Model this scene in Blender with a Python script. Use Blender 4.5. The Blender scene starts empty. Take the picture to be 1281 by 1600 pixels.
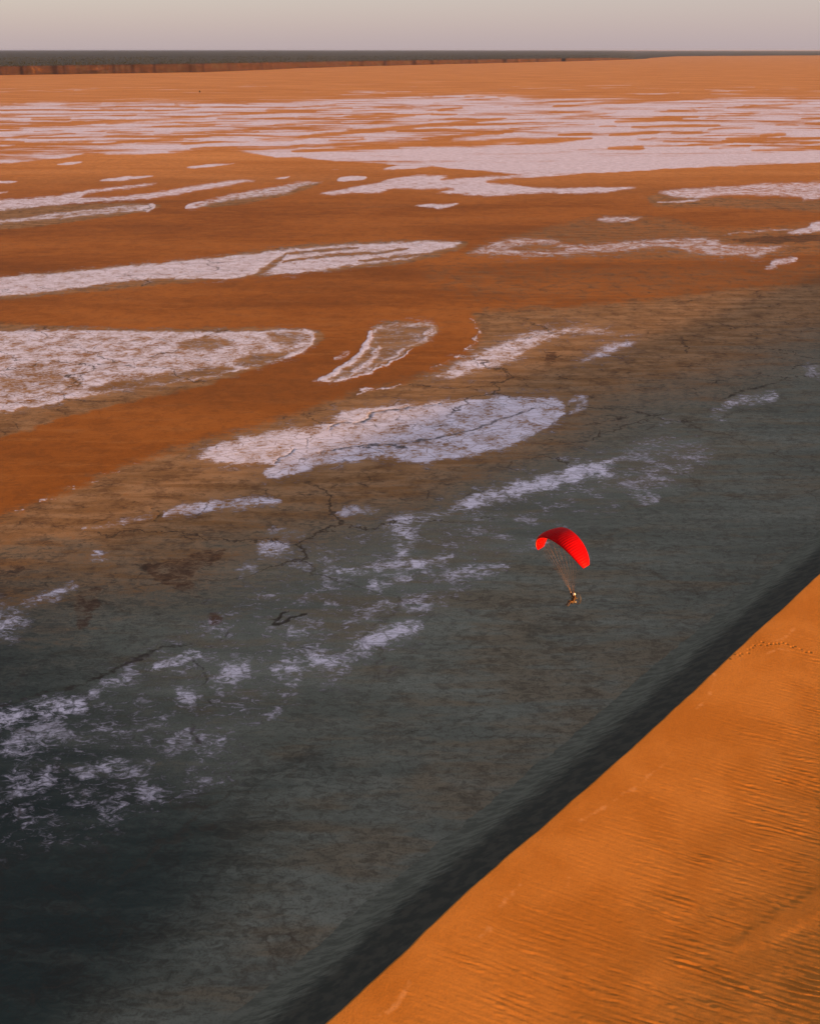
import bpy, bmesh, math, random
import numpy as np
from mathutils import Vector, Matrix

random.seed(7)
RNG = np.random.default_rng(11)
SC = bpy.context.scene
COL = SC.collection

# ------------------------------------------------------------------ camera
F_PX, HOR, HC = 1556.0, 77.0, 88.0          # focal length and horizon row at 1600 px height, camera height in m
PITCH = math.atan((800 - HOR) / F_PX)
CP, SP = math.cos(PITCH), math.sin(PITCH)
cam_d = bpy.data.cameras.new('camera')
cam_d.sensor_fit = 'VERTICAL'; cam_d.sensor_height = 36.0
cam_d.lens = F_PX / 1600 * 36.0
cam_d.clip_start = 0.5; cam_d.clip_end = 400000
cam = bpy.data.objects.new('camera', cam_d); COL.objects.link(cam)
cam.location = (0, 0, HC); cam.rotation_euler = (math.pi / 2 - PITCH, 0, 0)
SC.camera = cam

# ------------------------------------------------------------------ world and sun
SUN_EL = math.radians(3.85)
SUN_H = Vector((0.80, -0.60, 0)).normalized()          # horizontal direction towards the sun
w = bpy.data.worlds.new('World'); SC.world = w; w.use_nodes = True
wn = w.node_tree; wn.nodes.clear()
sky = wn.nodes.new('ShaderNodeTexSky'); sky.sky_type = 'NISHITA'; sky.sun_disc = False
sky.sun_elevation = SUN_EL; sky.sun_rotation = math.atan2(SUN_H.x, SUN_H.y)
sky.altitude = 0; sky.air_density = 1.0; sky.dust_density = 1.5; sky.ozone_density = 2.6
bg = wn.nodes.new('ShaderNodeBackground'); bg.inputs['Strength'].default_value = 0.13
wo = wn.nodes.new('ShaderNodeOutputWorld')
# dusty evening air: an even pale veil over the whole sky, the clear-sky colours showing through
veil = wn.nodes.new('ShaderNodeMix'); veil.data_type = 'RGBA'; veil.inputs[0].default_value = 0.60; veil.inputs[7].default_value = (1.69, 1.39, 1.51, 1)
wn.links.new(sky.outputs[0], veil.inputs[6]); wn.links.new(veil.outputs[2], bg.inputs['Color']); wn.links.new(bg.outputs[0], wo.inputs['Surface'])

sun_d = bpy.data.lights.new('sun', 'SUN'); sun_d.energy = 5.0; sun_d.angle = math.radians(0.56)
sun_d.color = (1.0, 0.52, 0.17)
sun = bpy.data.objects.new('sun', sun_d); COL.objects.link(sun)
travel = Vector((-SUN_H.x * math.cos(SUN_EL), -SUN_H.y * math.cos(SUN_EL), -math.sin(SUN_EL)))
sun.rotation_euler = travel.to_track_quat('-Z', 'Y').to_euler(); sun.location = (200, -200, 300)

SC.view_settings.view_transform = 'Standard'; SC.view_settings.look = 'None'
SC.view_settings.gamma = 1.0; SC.view_settings.use_curve_mapping = False
SC.view_settings.exposure = 1.72
SC.render.engine = 'CYCLES'

# ------------------------------------------------------------------ helpers
def ray(px, py):
    u = (np.asarray(px, float) - 640.5) / F_PX; v = (800 - np.asarray(py, float)) / F_PX
    return u, CP + v * SP, -SP + v * CP

def at(px, py, z=0.0):
    """the point at height z that stands at this place of the photograph"""
    dx, dy, dz = ray(px, py); t = (z - HC) / dz
    return np.stack([dx * t, dy * t, np.zeros_like(t) + z], -1)

def tag(o, label=None, cat=None, group=None, kind=None):
    if label: o['label'] = label
    if cat: o['category'] = cat
    if group: o['group'] = group
    if kind: o['kind'] = kind
    return o

def sstep(a, b, x):
    t = np.clip((x - a) / (b - a), 0, 1); return t * t * (3 - 2 * t)

_perm = RNG.permutation(4096)
_ang = RNG.uniform(0, 2 * math.pi, 4096); _gx, _gy = np.cos(_ang), np.sin(_ang)
def perlin(x, y):
    xi = np.floor(x).astype(np.int64); yi = np.floor(y).astype(np.int64); fx = x - xi; fy = y - yi
    def g(ix, iy):
        h = _perm[(_perm[ix & 4095] + iy) & 4095]; return _gx[h], _gy[h]
    def d(ix, iy, ax, ay):
        a, b = g(ix, iy); return a * ax + b * ay
    u = fx * fx * fx * (fx * (fx * 6 - 15) + 10); v = fy * fy * fy * (fy * (fy * 6 - 15) + 10)
    a = d(xi, yi, fx, fy); b = d(xi + 1, yi, fx - 1, fy); c = d(xi, yi + 1, fx, fy - 1); e = d(xi + 1, yi + 1, fx - 1, fy - 1)
    return (a + (b - a) * u) * (1 - v) + (c + (e - c) * u) * v
def fbm(x, y, n=4, r=0.5):
    s = 0; a = 1; t = 0
    for i in range(n):
        s = s + a * perlin(x * 2 ** i + 17.3 * i, y * 2 ** i - 9.1 * i); t += a; a *= r
    return s / t * 1.6

def mesh_obj(name, V, Q, mat=None, attrs=None, smooth=True, parent=None):
    V = np.ascontiguousarray(V, np.float32).reshape(-1, 3); Q = np.ascontiguousarray(Q, np.int32)
    n = Q.shape[1]; me = bpy.data.meshes.new(name)
    me.vertices.add(len(V)); me.vertices.foreach_set('co', V.ravel())
    me.loops.add(Q.size); me.loops.foreach_set('vertex_index', Q.ravel())
    me.polygons.add(len(Q)); me.polygons.foreach_set('loop_start', np.arange(0, Q.size, n, dtype=np.int32))
    me.polygons.foreach_set('use_smooth', np.full(len(Q), smooth))
    me.update(calc_edges=True)
    for k, a in (attrs or {}).items():
        at_ = me.attributes.new(k, 'FLOAT_COLOR', 'POINT')
        at_.data.foreach_set('color', np.ascontiguousarray(a, np.float32).ravel())
    if mat: me.materials.append(mat)
    o = bpy.data.objects.new(name, me); COL.objects.link(o)
    if parent: o.parent = parent
    return o

def grid_quads(nr, nc):
    i = np.arange(nr - 1)[:, None] * nc + np.arange(nc - 1)[None]
    return np.stack([i, i + 1, i + 1 + nc, i + nc], -1).reshape(-1, 4)

def bm_obj(name, bm, mat, parent=None, smooth=False):
    me = bpy.data.meshes.new(name); bm.to_mesh(me); bm.free()
    for p in me.polygons: p.use_smooth = smooth
    me.materials.append(mat); o = bpy.data.objects.new(name, me); COL.objects.link(o)
    if parent: o.parent = parent
    return o

class NT:
    """terse node building"""
    def __init__(s, name):
        s.m = bpy.data.materials.new(name); s.m.use_nodes = True; s.t = s.m.node_tree; s.t.nodes.clear()
    def n(s, kind, **kw):
        o = s.t.nodes.new(kind)
        for k, v in kw.items(): setattr(o, k, v)
        return o
    def put(s, sock, v):
        if isinstance(v, bpy.types.NodeSocket): s.t.links.new(v, sock)
        elif isinstance(v, (tuple, list)) and len(v) == 3 and sock.type == 'RGBA': sock.default_value = (*v, 1)
        else: sock.default_value = v
    def math(s, op, a, b=0.0, c=None, clamp=False):
        o = s.n('ShaderNodeMath', operation=op, use_clamp=clamp); s.put(o.inputs[0], a); s.put(o.inputs[1], b)
        if c is not None: s.put(o.inputs[2], c)
        return o.outputs[0]
    def mix(s, f, a, b):
        o = s.n('ShaderNodeMix', data_type='RGBA'); s.put(o.inputs[0], f); s.put(o.inputs[6], a); s.put(o.inputs[7], b); return o.outputs[2]
    def mixf(s, f, a, b):
        o = s.n('ShaderNodeMix', data_type='FLOAT'); s.put(o.inputs[0], f); s.put(o.inputs[2], a); s.put(o.inputs[3], b); return o.outputs[0]
    def pos(s): return s.n('ShaderNodeNewGeometry').outputs['Position']
    def mapv(s, v, scale=(1, 1, 1), rot=0.0):
        o = s.n('ShaderNodeMapping'); s.put(o.inputs[0], v); o.inputs['Rotation'].default_value = (0, 0, rot); o.inputs['Scale'].default_value = scale; return o.outputs[0]
    def noise(s, v, scale, detail=6, rough=0.6, dist=0.0, dim='2D'):
        o = s.n('ShaderNodeTexNoise', noise_dimensions=dim); s.put(o.inputs['Vector'], v)
        o.inputs['Scale'].default_value = scale; o.inputs['Detail'].default_value = detail
        o.inputs['Roughness'].default_value = rough; o.inputs['Distortion'].default_value = dist; return o.outputs[0]
    def step(s, x, a, b):
        o = s.n('ShaderNodeMapRange', interpolation_type='SMOOTHSTEP'); s.put(o.inputs[0], x); s.put(o.inputs[1], a); s.put(o.inputs[2], b); return o.outputs[0]
    def attr(s, name):
        o = s.n('ShaderNodeAttribute', attribute_name=name); q = s.n('ShaderNodeSeparateColor'); s.put(q.inputs[0], o.outputs['Color'])
        return q.outputs[0], q.outputs[1], q.outputs[2], o.outputs['Alpha']
    def bump(s, h, strength=1.0, dist=1.0):
        o = s.n('ShaderNodeBump'); s.put(o.inputs['Height'], h); o.inputs['Strength'].default_value = strength; o.inputs['Distance'].default_value = dist; return o.outputs[0]
    def out(s, col, rough=0.9, normal=None, spec=0.2, **kw):
        b = s.n('ShaderNodeBsdfPrincipled'); s.put(b.inputs['Base Color'], col); s.put(b.inputs['Roughness'], rough)
        s.put(b.inputs['Specular IOR Level'], spec)
        if normal is not None: s.put(b.inputs['Normal'], normal)
        for k, v in kw.items(): s.put(b.inputs[k.replace('_', ' ')], v)
        o = s.n('ShaderNodeOutputMaterial'); s.t.links.new(b.outputs[0], o.inputs[0]); return s.m

# ------------------------------------------------------------------ materials
def mat_ground():
    t = NT('salt_flat'); p = t.pos()
    salt, tan, silt, dark = t.attr('cover'); far, wet_vignette, red, rel = t.attr('soil')  # silt also holds painted shade tint; the damp channel also holds painted vignette
    sub = lambda n, a: t.math('MULTIPLY', t.math('SUBTRACT', n, 0.5), a)
    add = lambda a, b: t.math('ADD', a, b)
    nA = t.noise(p, 0.17, 9, 0.66, 0.25)                                        # metres to decimetres
    nM = t.noise(t.mapv(p, (0.50, 1.0, 1), -0.30), 1.15, 6, 0.74, 0.6)          # crust cells, drawn out by the wind
    nF = t.noise(t.mapv(p, (0.42, 1, 1), 0.12), 0.0120, 12, 0.72, 0.15)         # drifts of the far field
    nH = t.noise(t.mapv(p, (0.10, 1, 1), 0.06), 0.035, 8, 0.66, 0.1)            # its fine streaks
    nF = add(t.math('MULTIPLY', nF, 0.62), t.math('MULTIPLY', nH, 0.38))
    nG = t.noise(p, 3.2, 5, 0.7)
    nL = t.noise(t.mapv(p, (0.55, 1, 1), 0.2), 0.020, 8, 0.60, 0.3)
    nT = t.noise(t.mapv(p, (0.20, 1, 1), 0.10), 0.26, 8, 0.66, 0.2)             # thin wind streaks
    nX = add(t.math('MULTIPLY', nA, 0.5), t.math('MULTIPLY', nM, 0.5))
    # ---- soil colours
    mud = t.mix(t.step(nL, 0.32, 0.68), (0.285, 0.088, 0.010), (0.405, 0.135, 0.020))
    mud = t.mix(t.math('MULTIPLY', t.step(nT, 0.48, 0.72), 0.40), mud, (0.46, 0.180, 0.038))
    nB = t.noise(t.mapv(p, (0.28, 1, 1), 0.22), 0.013, 7, 0.60, 0.2)
    mud = t.mix(t.math('MULTIPLY', t.step(nB, 0.45, 0.64), 0.60), mud, (0.190, 0.062, 0.010))
    ora = t.mix(t.step(nF, 0.35, 0.65), (0.53, 0.190, 0.034), (0.70, 0.290, 0.075))
    c = t.mix(far, mud, ora)
    tanc = t.mix(t.step(nT, 0.36, 0.66), (0.240, 0.124, 0.045), (0.365, 0.208, 0.092))
    tanc = t.mix(t.math('MULTIPLY', t.step(nX, 0.50, 0.64), 0.55), tanc, (0.17, 0.080, 0.032))
    ft = t.step(add(tan, add(sub(nA, 1.1), sub(nM, 1.0))), 0.20, 0.85)
    c = t.mix(ft, c, tanc)
    nS = t.noise(t.mapv(p, (0.10, 1, 1), -0.838), 0.12, 7, 0.64, 0.15)         # wind-laid streaks along the dune
    silt_shadec = t.mix(t.step(add(t.math('MULTIPLY', nS, 0.4), add(t.math('MULTIPLY', nL, 0.35), t.math('MULTIPLY', nA, 0.25))), 0.40, 0.60), (0.108, 0.122, 0.092), (0.176, 0.192, 0.146))
    silt_shadec = t.mix(t.math('MULTIPLY', t.step(add(t.math('MULTIPLY', nT, 0.6), t.math('MULTIPLY', nL, 0.4)), 0.46, 0.62), 0.75), silt_shadec, (0.175, 0.142, 0.084))
    silt_shadec = t.mix(t.math('MULTIPLY', t.step(t.mixf(0.5, nM, nG), 0.45, 0.62), 0.42), silt_shadec, (0.078, 0.082, 0.060))
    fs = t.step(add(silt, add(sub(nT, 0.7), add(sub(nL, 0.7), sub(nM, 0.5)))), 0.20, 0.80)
    c = t.mix(fs, c, silt_shadec)
    fr = t.step(add(red, sub(nX, 1.8)), 0.40, 0.70)
    c = t.mix(t.math('MULTIPLY', fr, 0.75), c, (0.100, 0.043, 0.018))
    fw = t.step(add(wet_vignette, add(sub(nT, 0.8), add(sub(nL, 0.7), sub(nM, 0.4)))), 0.0, 1.0)
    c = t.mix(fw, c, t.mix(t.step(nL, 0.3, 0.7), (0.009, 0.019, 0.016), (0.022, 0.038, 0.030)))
    # mottling of the crust
    mot = t.math('MULTIPLY', t.step(nX, 0.44, 0.60), t.mixf(rel, 0.15, t.mixf(fs, t.mixf(ft, 0.38, 0.52), 0.55)))
    c = t.mix(mot, c, t.mix(0.62, c, (0.02, 0.012, 0.007)))
    c = t.mix(t.math('MULTIPLY', t.step(nG, 0.45, 0.72), 0.22), c, (0.05, 0.03, 0.016))
    # ---- branching drainage cracks in the crust
    off = t.n('ShaderNodeTexNoise', noise_dimensions='2D'); t.put(off.inputs['Vector'], p); off.inputs['Scale'].default_value = 0.045; off.inputs['Detail'].default_value = 6; off.inputs['Roughness'].default_value = 0.62
    def net(scale, warp, wid):
        va = t.n('ShaderNodeVectorMath', operation='MULTIPLY_ADD'); t.put(va.inputs[0], off.outputs['Color']); va.inputs[1].default_value = (warp, warp, 0); t.put(va.inputs[2], p)
        vo = t.n('ShaderNodeTexVoronoi', voronoi_dimensions='2D', feature='DISTANCE_TO_EDGE'); t.put(vo.inputs['Vector'], t.mapv(va.outputs[0], (0.55, 1, 1), -0.35)); vo.inputs['Scale'].default_value = scale
        return t.step(vo.outputs['Distance'], wid, 0.0), t.step(vo.outputs['Distance'], wid * 6, wid)
    zone = t.math('MULTIPLY', t.math('MULTIPLY', ft, rel), t.mixf(t.step(silt, 0.55, 0.92), 1.0, 0.45))
    (k1, h1), (k2, h2), (k3, h3) = net(0.032, 26, 0.016), net(0.11, 13, 0.026), net(0.40, 3.0, 0.07)
    ck = add(t.math('MULTIPLY', k1, t.step(nL, 0.42, 0.54)), t.math('MULTIPLY', k2, t.math('MULTIPLY', t.step(nA, 0.46, 0.62), 0.8)))
    halo = t.math('MULTIPLY', add(t.math('MULTIPLY', h1, 0.7), h2), t.step(nA, 0.44, 0.60))
    ck = t.math('MULTIPLY', t.math('MULTIPLY', ck, zone), 0.85, clamp=True)
    # ---- salt
    thin = t.step(salt, 0.60, 0.34)
    nn = t.mixf(far, t.mixf(thin, t.mixf(0.60, nA, nM), t.mixf(0.72, nA, nM)), nF)
    sv = add(t.math('MULTIPLY_ADD', salt, 1.55, -0.275), t.math('MULTIPLY', t.math('SUBTRACT', nn, 0.5), t.mixf(far, 3.3, 4.6)))
    sv = add(sv, t.math('MULTIPLY', t.math('MULTIPLY', halo, 0.22), t.math('SUBTRACT', 1.0, far)))
    fsalt = t.math('MULTIPLY', t.step(sv, t.mixf(far, t.mixf(thin, 0.30, 0.20), 0.28), t.mixf(far, t.mixf(thin, 0.76, 0.95), 0.82)), t.step(salt, 0.08, 0.30))
    fsalt = t.math('MULTIPLY', fsalt, t.mixf(t.step(nG, 0.38, 0.68), 1.0, 0.78))
    fsalt = t.math('MULTIPLY', fsalt, t.mixf(t.step(salt, 0.36, 0.58), 0.50, 0.92))
    saltc = t.mix(t.step(nA, 0.35, 0.65), (0.62, 0.585, 0.635), (0.82, 0.785, 0.86))
    fsalt = t.math('MULTIPLY', fsalt, t.math('SUBTRACT', 1.0, t.math('MULTIPLY', t.math('MULTIPLY', k3, rel), t.math('MULTIPLY', t.step(nX, 0.42, 0.56), 0.60))))
    c = t.mix(fsalt, c, saltc)
    fd = t.step(add(dark, sub(nX, 1.5)), 0.34, 0.70)
    c = t.mix(t.math('MULTIPLY', fd, 0.85), c, (0.030, 0.022, 0.014))
    c = t.mix(ck, c, (0.045, 0.030, 0.018))
    # ---- relief of the crust
    h = add(t.math('MULTIPLY', nA, 0.10), t.math('MULTIPLY', nM, 0.05))
    h = add(h, t.math('MULTIPLY', fsalt, 0.025)); h = t.math('SUBTRACT', h, t.math('MULTIPLY', ck, 0.06))
    nb = t.bump(t.math('MULTIPLY', h, rel), 0.8, 0.6)
    r = t.mixf(fw, t.mixf(fsalt, 0.95, 0.75), 0.6)
    return t.out(c, r, nb, 0.12)

def mat_sand():
    t = NT('dune_sand'); p = t.pos()
    lee, pale, foot, _ = t.attr('sand')
    n1 = t.noise(p, 0.09, 6, 0.6, 0.2); n2 = t.noise(p, 4.0, 6, 0.75); n3 = t.noise(t.mapv(p, (1, 1, 1), -0.4), 0.6, 5, 0.6)
    c = t.mix(t.step(n1, 0.3, 0.7), (0.360, 0.126, 0.016), (0.435, 0.165, 0.027))
    c = t.mix(t.math('MULTIPLY', t.step(n2, 0.45, 0.75), 0.35), c, (0.24, 0.075, 0.012))
    fp = t.step(t.math('ADD', pale, t.math('MULTIPLY', t.math('SUBTRACT', n3, 0.5), 1.2)), 0.45, 0.85)
    c = t.mix(t.math('MULTIPLY', fp, 0.55), c, (0.58, 0.26, 0.085))
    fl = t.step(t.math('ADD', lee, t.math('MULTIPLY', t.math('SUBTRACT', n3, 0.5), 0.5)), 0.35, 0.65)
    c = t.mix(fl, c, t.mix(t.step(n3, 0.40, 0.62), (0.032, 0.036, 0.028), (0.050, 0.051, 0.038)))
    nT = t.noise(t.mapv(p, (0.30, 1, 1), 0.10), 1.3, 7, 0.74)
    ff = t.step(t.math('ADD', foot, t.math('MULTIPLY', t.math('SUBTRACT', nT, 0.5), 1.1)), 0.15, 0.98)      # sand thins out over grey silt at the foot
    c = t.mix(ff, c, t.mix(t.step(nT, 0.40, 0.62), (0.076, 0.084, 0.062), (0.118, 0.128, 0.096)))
    nb = t.bump(t.math('ADD', t.math('MULTIPLY', n2, 0.046), t.math('MULTIPLY', n3, 0.02)), 0.7, 0.7)
    return t.out(c, 0.95, nb, 0.1)

def mat_cliff():
    t = NT('red_cliff'); p = t.pos(); g = t.n('ShaderNodeSeparateXYZ'); t.put(g.inputs[0], p)
    v = t.n('ShaderNodeCombineXYZ'); t.put(v.inputs[0], t.math('MULTIPLY', g.outputs[0], 0.12)); t.put(v.inputs[1], t.math('MULTIPLY', g.outputs[1], 0.12)); t.put(v.inputs[2], g.outputs[2])
    st = t.noise(v.outputs[0], 0.16, 4, 0.6, 0.0, '3D'); n = t.noise(p, 0.019, 9, 0.70, 0.3, '3D')
    c = t.mix(t.step(st, 0.35, 0.65), (0.028, 0.0130, 0.0090), (0.045, 0.019, 0.0120))
    c = t.mix(t.step(n, 0.56, 0.72), c, (0.095, 0.042, 0.019))
    c = t.mix(t.math('MULTIPLY', t.step(n, 0.50, 0.34), 0.8), c, (0.045, 0.030, 0.020))
    return t.out(c, 0.95, None, 0.1)

def mat_scrub():
    t = NT('scrubland'); p = t.pos()
    n = t.noise(t.mapv(p, (0.5, 1, 1)), 0.0016, 9, 0.62); n2 = t.noise(p, 0.02, 6, 0.7)
    c = t.mix(t.step(n, 0.35, 0.65), (0.034, 0.036, 0.026), (0.062, 0.056, 0.038))
    c = t.mix(t.math('MULTIPLY', t.step(n2, 0.5, 0.7), 0.6), c, (0.035, 0.046, 0.026))
    return t.out(c, 0.95, None, 0.1)

def mat_flat(name, col, rough=0.6, noise=0.15, scale=8.0, spec=0.3, metal=0.0):
    t = NT(name); n = t.noise(t.pos(), scale, 4, 0.6, 0, '3D')
    c = t.mix(t.math('MULTIPLY', n, noise), col, tuple(v * 0.35 for v in col))
    return t.out(c, rough, None, spec, Metallic=metal)

def mat_nylon():
    t = NT('red_nylon'); n = t.noise(t.pos(), 1.4, 4, 0.5, 0, '3D')
    c = t.mix(t.step(n, 0.3, 0.7), (0.42, 0.0015, 0.003), (0.50, 0.002, 0.003))
    b = t.n('ShaderNodeBsdfPrincipled'); t.put(b.inputs['Base Color'], c); b.inputs['Roughness'].default_value = 0.5; b.inputs['Specular IOR Level'].default_value = 0.05
    tr = t.n('ShaderNodeBsdfTranslucent'); t.put(tr.inputs[0], c); m = t.n('ShaderNodeMixShader'); m.inputs[0].default_value = 0.30
    t.t.links.new(b.outputs[0], m.inputs[1]); t.t.links.new(tr.outputs[0], m.inputs[2])
    o = t.n('ShaderNodeOutputMaterial'); t.t.links.new(m.outputs[0], o.inputs[0]); return t.m

M_GROUND, M_SAND, M_CLIFF, M_SCRUB = mat_ground(), mat_sand(), mat_cliff(), mat_scrub()

# ------------------------------------------------------------------ the salt flat: one graded sheet, cut into ground and salt pans
px = np.concatenate([[-60000, -20000, -9000, -4500, -2500, -1500, -1000, -700, -500, -380], np.arange(-300, -20, 14.0), np.arange(-20, 1302, 2.0),
                     np.arange(1304, 1590, 14.0), [1660, 1780, 2000, 2300, 2800, 4000, 6000, 11000, 22000, 62000]])
py = np.concatenate([[HOR + 1.9, HOR + 3, HOR + 4, HOR + 5, HOR + 6.5], np.arange(HOR + 8, 140, 1.0), np.arange(140, 700, 1.6), np.arange(700, 1612, 2.0), [1640, 1700, 1800, 2000, 2300, 2800]])
PX, PY = np.meshgrid(px, py); GR = at(PX, PY, 0.0)
NR, NC = PX.shape
X, Y = GR[..., 0], GR[..., 1]; RANGE = np.hypot(X, Y)
back = np.stack([np.linspace(-9000, 9000, NC) , np.full(NC, -6000.0), np.zeros(NC)], -1)

def spline(pts, closed, n=5):
    P = np.asarray(pts, float); m = len(P); out = []
    for i in range(m if closed else m - 1):
        if closed: a, b, c, d = P[(i - 1) % m], P[i], P[(i + 1) % m], P[(i + 2) % m]
        else: a, b, c, d = P[max(i - 1, 0)], P[i], P[i + 1], P[min(i + 2, m - 1)]
        for k in range(n):
            t = k / n; out.append(0.5 * (2 * b + (c - a) * t + (2 * a - 5 * b + 4 * c - d) * t * t + (3 * b - a - 3 * c + d) * t ** 3))
    if not closed: out.append(P[-1])
    return np.array(out)

# edges are uneven: coordinates wander a little before an outline is tested
lat = np.clip((PY - HOR) / 500.0, 0.06, 1.6)
WX = PX + 7 * lat * fbm(PX / 34, PY / 13 + 40, 4, 0.6); WY = PY + 5.0 * lat * fbm(PX / 30 + 90, PY / 11, 4, 0.6)

def window(P, m):
    r0 = np.searchsorted(py, P[:, 1].min() - m); r1 = np.searchsorted(py, P[:, 1].max() + m)
    c0 = np.searchsorted(px, P[:, 0].min() - m); c1 = np.searchsorted(px, P[:, 0].max() + m)
    return slice(r0, r1), slice(c0, c1)
def seg_dist(x, y, P, closed):
    Qn = np.roll(P, -1, 0) if closed else P[1:]; A = P if closed else P[:-1]
    d = np.full(x.shape, 1e9)
    for a, b in zip(A, Qn):
        e = b - a; L = e @ e + 1e-9; t = np.clip(((x - a[0]) * e[0] + (y - a[1]) * e[1]) / L, 0, 1)
        d = np.minimum(d, (x - a[0] - t * e[0]) ** 2 + (y - a[1] - t * e[1]) ** 2)
    return np.sqrt(d)
def inside(x, y, P):
    r = np.zeros(x.shape, bool); Q = np.roll(P, -1, 0)
    for a, b in zip(P, Q):
        if a[1] == b[1]: continue
        r ^= ((a[1] > y) != (b[1] > y)) & (x < (b[0] - a[0]) * (y - a[1]) / (b[1] - a[1]) + a[0])
    return r
def sdf(pts, m=14, n=4):
    P = spline(pts, True, n); sl = window(P, m); x, y = WX[sl], WY[sl]
    d = seg_dist(x, y, P, True); return sl, np.where(inside(x, y, P), d, -d)

SALT = np.zeros((NR, NC)); TAN = np.zeros_like(SALT); SILT_SHADE = np.zeros_like(SALT); DARK = np.zeros_like(SALT)
FAR = np.zeros_like(SALT); WET_VIGNETTE = np.zeros_like(SALT); RED = np.zeros_like(SALT)
OWNER = np.zeros((NR, NC), np.int32); PANS = []

def area(A, pts, v, soft=6, op='max', m=None):
    sl, d = sdf(pts, m or soft * 2 + 4); k = v * sstep(-soft, soft, d)
    if op == 'max': A[sl] = np.maximum(A[sl], k)
    elif op == 'add': A[sl] = A[sl] + k
    else: A[sl] = A[sl] * (1 - sstep(-soft, soft, d) * v)
def line(A, pts, wid, v, op='max'):
    P = spline(pts, False, 4); sl = window(P, wid * 3); x, y = WX[sl], WY[sl]
    d = np.full(x.shape, 1e9); n = len(P) - 1
    for i in range(n):
        a, e = P[i], P[i + 1] - P[i]; t = np.clip(((x - a[0]) * e[0] + (y - a[1]) * e[1]) / (e @ e + 1e-9), 0, 1)
        u = (i + t) / n; w_ = 0.30 + 0.80 * np.sqrt(np.clip(1 - (2 * u - 1) ** 2, 0, 1))
        d = np.minimum(d, np.hypot(x - a[0] - t * e[0], y - a[1] - t * e[1]) / w_)
    k = v * (1 - sstep(wid * 0.15, wid * 1.35, d))
    if op == 'max': A[sl] = np.maximum(A[sl], k)
    else: A[sl] = A[sl] * (1 - k)
def pan(pts, v, soft, label, rim=0.0, own=True):
    """one salt pan: its cover of salt, and the cells of the sheet that are its own"""
    sl, d = sdf(pts, 34); k = v * sstep(-soft * 1.9, soft * 1.6, d); k = np.maximum(k, 0.27 * sstep(-soft * 6.0, 0, d) * sstep(300, 420, PY[sl]))
    if rim: k = k + rim * np.exp(-((d - 2.5) / 3.0) ** 2) * (d > -3)
    SALT[sl] = np.maximum(SALT[sl], k)
    if own:
        PANS.append(label); o = OWNER[sl]; o[d > -soft * 0.6] = len(PANS)

# soils: red mud first, tan crust round and below it, grey silt with painted shade tint towards the dune
CRUST = [(-900, 1010), (-200, 880), (0, 806), (80, 775), (150, 745), (250, 706), (340, 680), (430, 655), (510, 627), (560, 610), (640, 591), (690, 570),
         (735, 545), (748, 520), (736, 498), (760, 482), (900, 476), (1040, 462), (1281, 440), (2200, 400), (2600, 2600), (-900, 2600)]
sl, d = sdf(CRUST, 4000, 3); TAN[sl] = np.maximum(TAN[sl], 0.95 * sstep(-16, 18, d))
area(TAN, [(770, 480), (650, 430), (700, 405), (860, 402), (1100, 405), (1300, 392), (1700, 380), (1700, 470), (1200, 470)], 0.40, 30)
area(TAN, [(720, 400), (760, 376), (860, 352), (940, 335), (1040, 338), (1130, 356), (1300, 350), (1300, 395), (1080, 408), (800, 404)], 0.58, 10)
area(TAN, [(-300, 470), (0, 432), (300, 404), (450, 384), (640, 374), (730, 378), (700, 396), (620, 414), (440, 430), (300, 442), (0, 470), (-300, 500)], 0.75, 4)
area(TAN, [(-300, 725), (0, 684), (90, 656), (190, 632), (330, 600), (494, 540), (470, 512), (200, 513), (-300, 515)], 0.85, 5)
area(TAN, [(-200, 370), (0, 360), (90, 350), (180, 338), (240, 328), (240, 318), (100, 320), (-200, 340)], 0.85, 3)
area(TAN, [(292, 326), (340, 312), (430, 292), (500, 284), (480, 296), (440, 308), (360, 322)], 0.75, 3)
area(TAN, [(500, 597), (575, 540), (585, 508), (640, 502), (683, 510), (676, 528), (630, 555), (580, 582)], 0.85, 3)
area(TAN, [(1020, 302), (1100, 306), (1281, 312), (1400, 310), (1400, 335), (1250, 330), (1100, 325), (1020, 322)], 0.65, 5)
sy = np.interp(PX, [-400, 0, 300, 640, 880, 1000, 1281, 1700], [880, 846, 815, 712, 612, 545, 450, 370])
SILT_SHADE[:] = 0.92 * sstep(-90, 230, PY - sy)  # shade hue painted into the ground from the dune's cast-shadow edge onward
area(SILT_SHADE, [(120, 960), (190, 930), (300, 922), (345, 950), (335, 985), (250, 1010), (120, 1060), (0, 1080), (-60, 1010), (20, 990)], 0.45, 30)
area(SILT_SHADE, [(310, 900), (330, 868), (420, 880), (470, 910), (430, 940), (350, 950)], 0.30, 18)
area(SILT_SHADE, [(0, 850), (60, 835), (160, 845), (130, 870), (0, 880)], 0.45, 10)
# damp patches near the dune, then lens vignette painted as darker mud
area(WET_VIGNETTE, [(490, 1165), (560, 1195), (650, 1190), (665, 1215), (560, 1245), (470, 1240), (380, 1255), (330, 1230)], 0.50, 20)
area(WET_VIGNETTE, [(860, 960), (990, 968), (985, 985), (880, 1010), (820, 1005)], 0.30, 14)
WET_VIGNETTE = np.maximum(WET_VIGNETTE, 0.95 * sstep(0, 520, (640 - PX) * 0.62 + (PY - 1120) * 0.785)) * sstep(-20, -300, (PX - 400) * 0.651 + (PY - 1600) * 0.759)   # vignette darkening painted into the near left corner, faded out along the dune
# far flats are sandier and brighter
FAR[:] = sstep(330, 235, PY)

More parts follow.
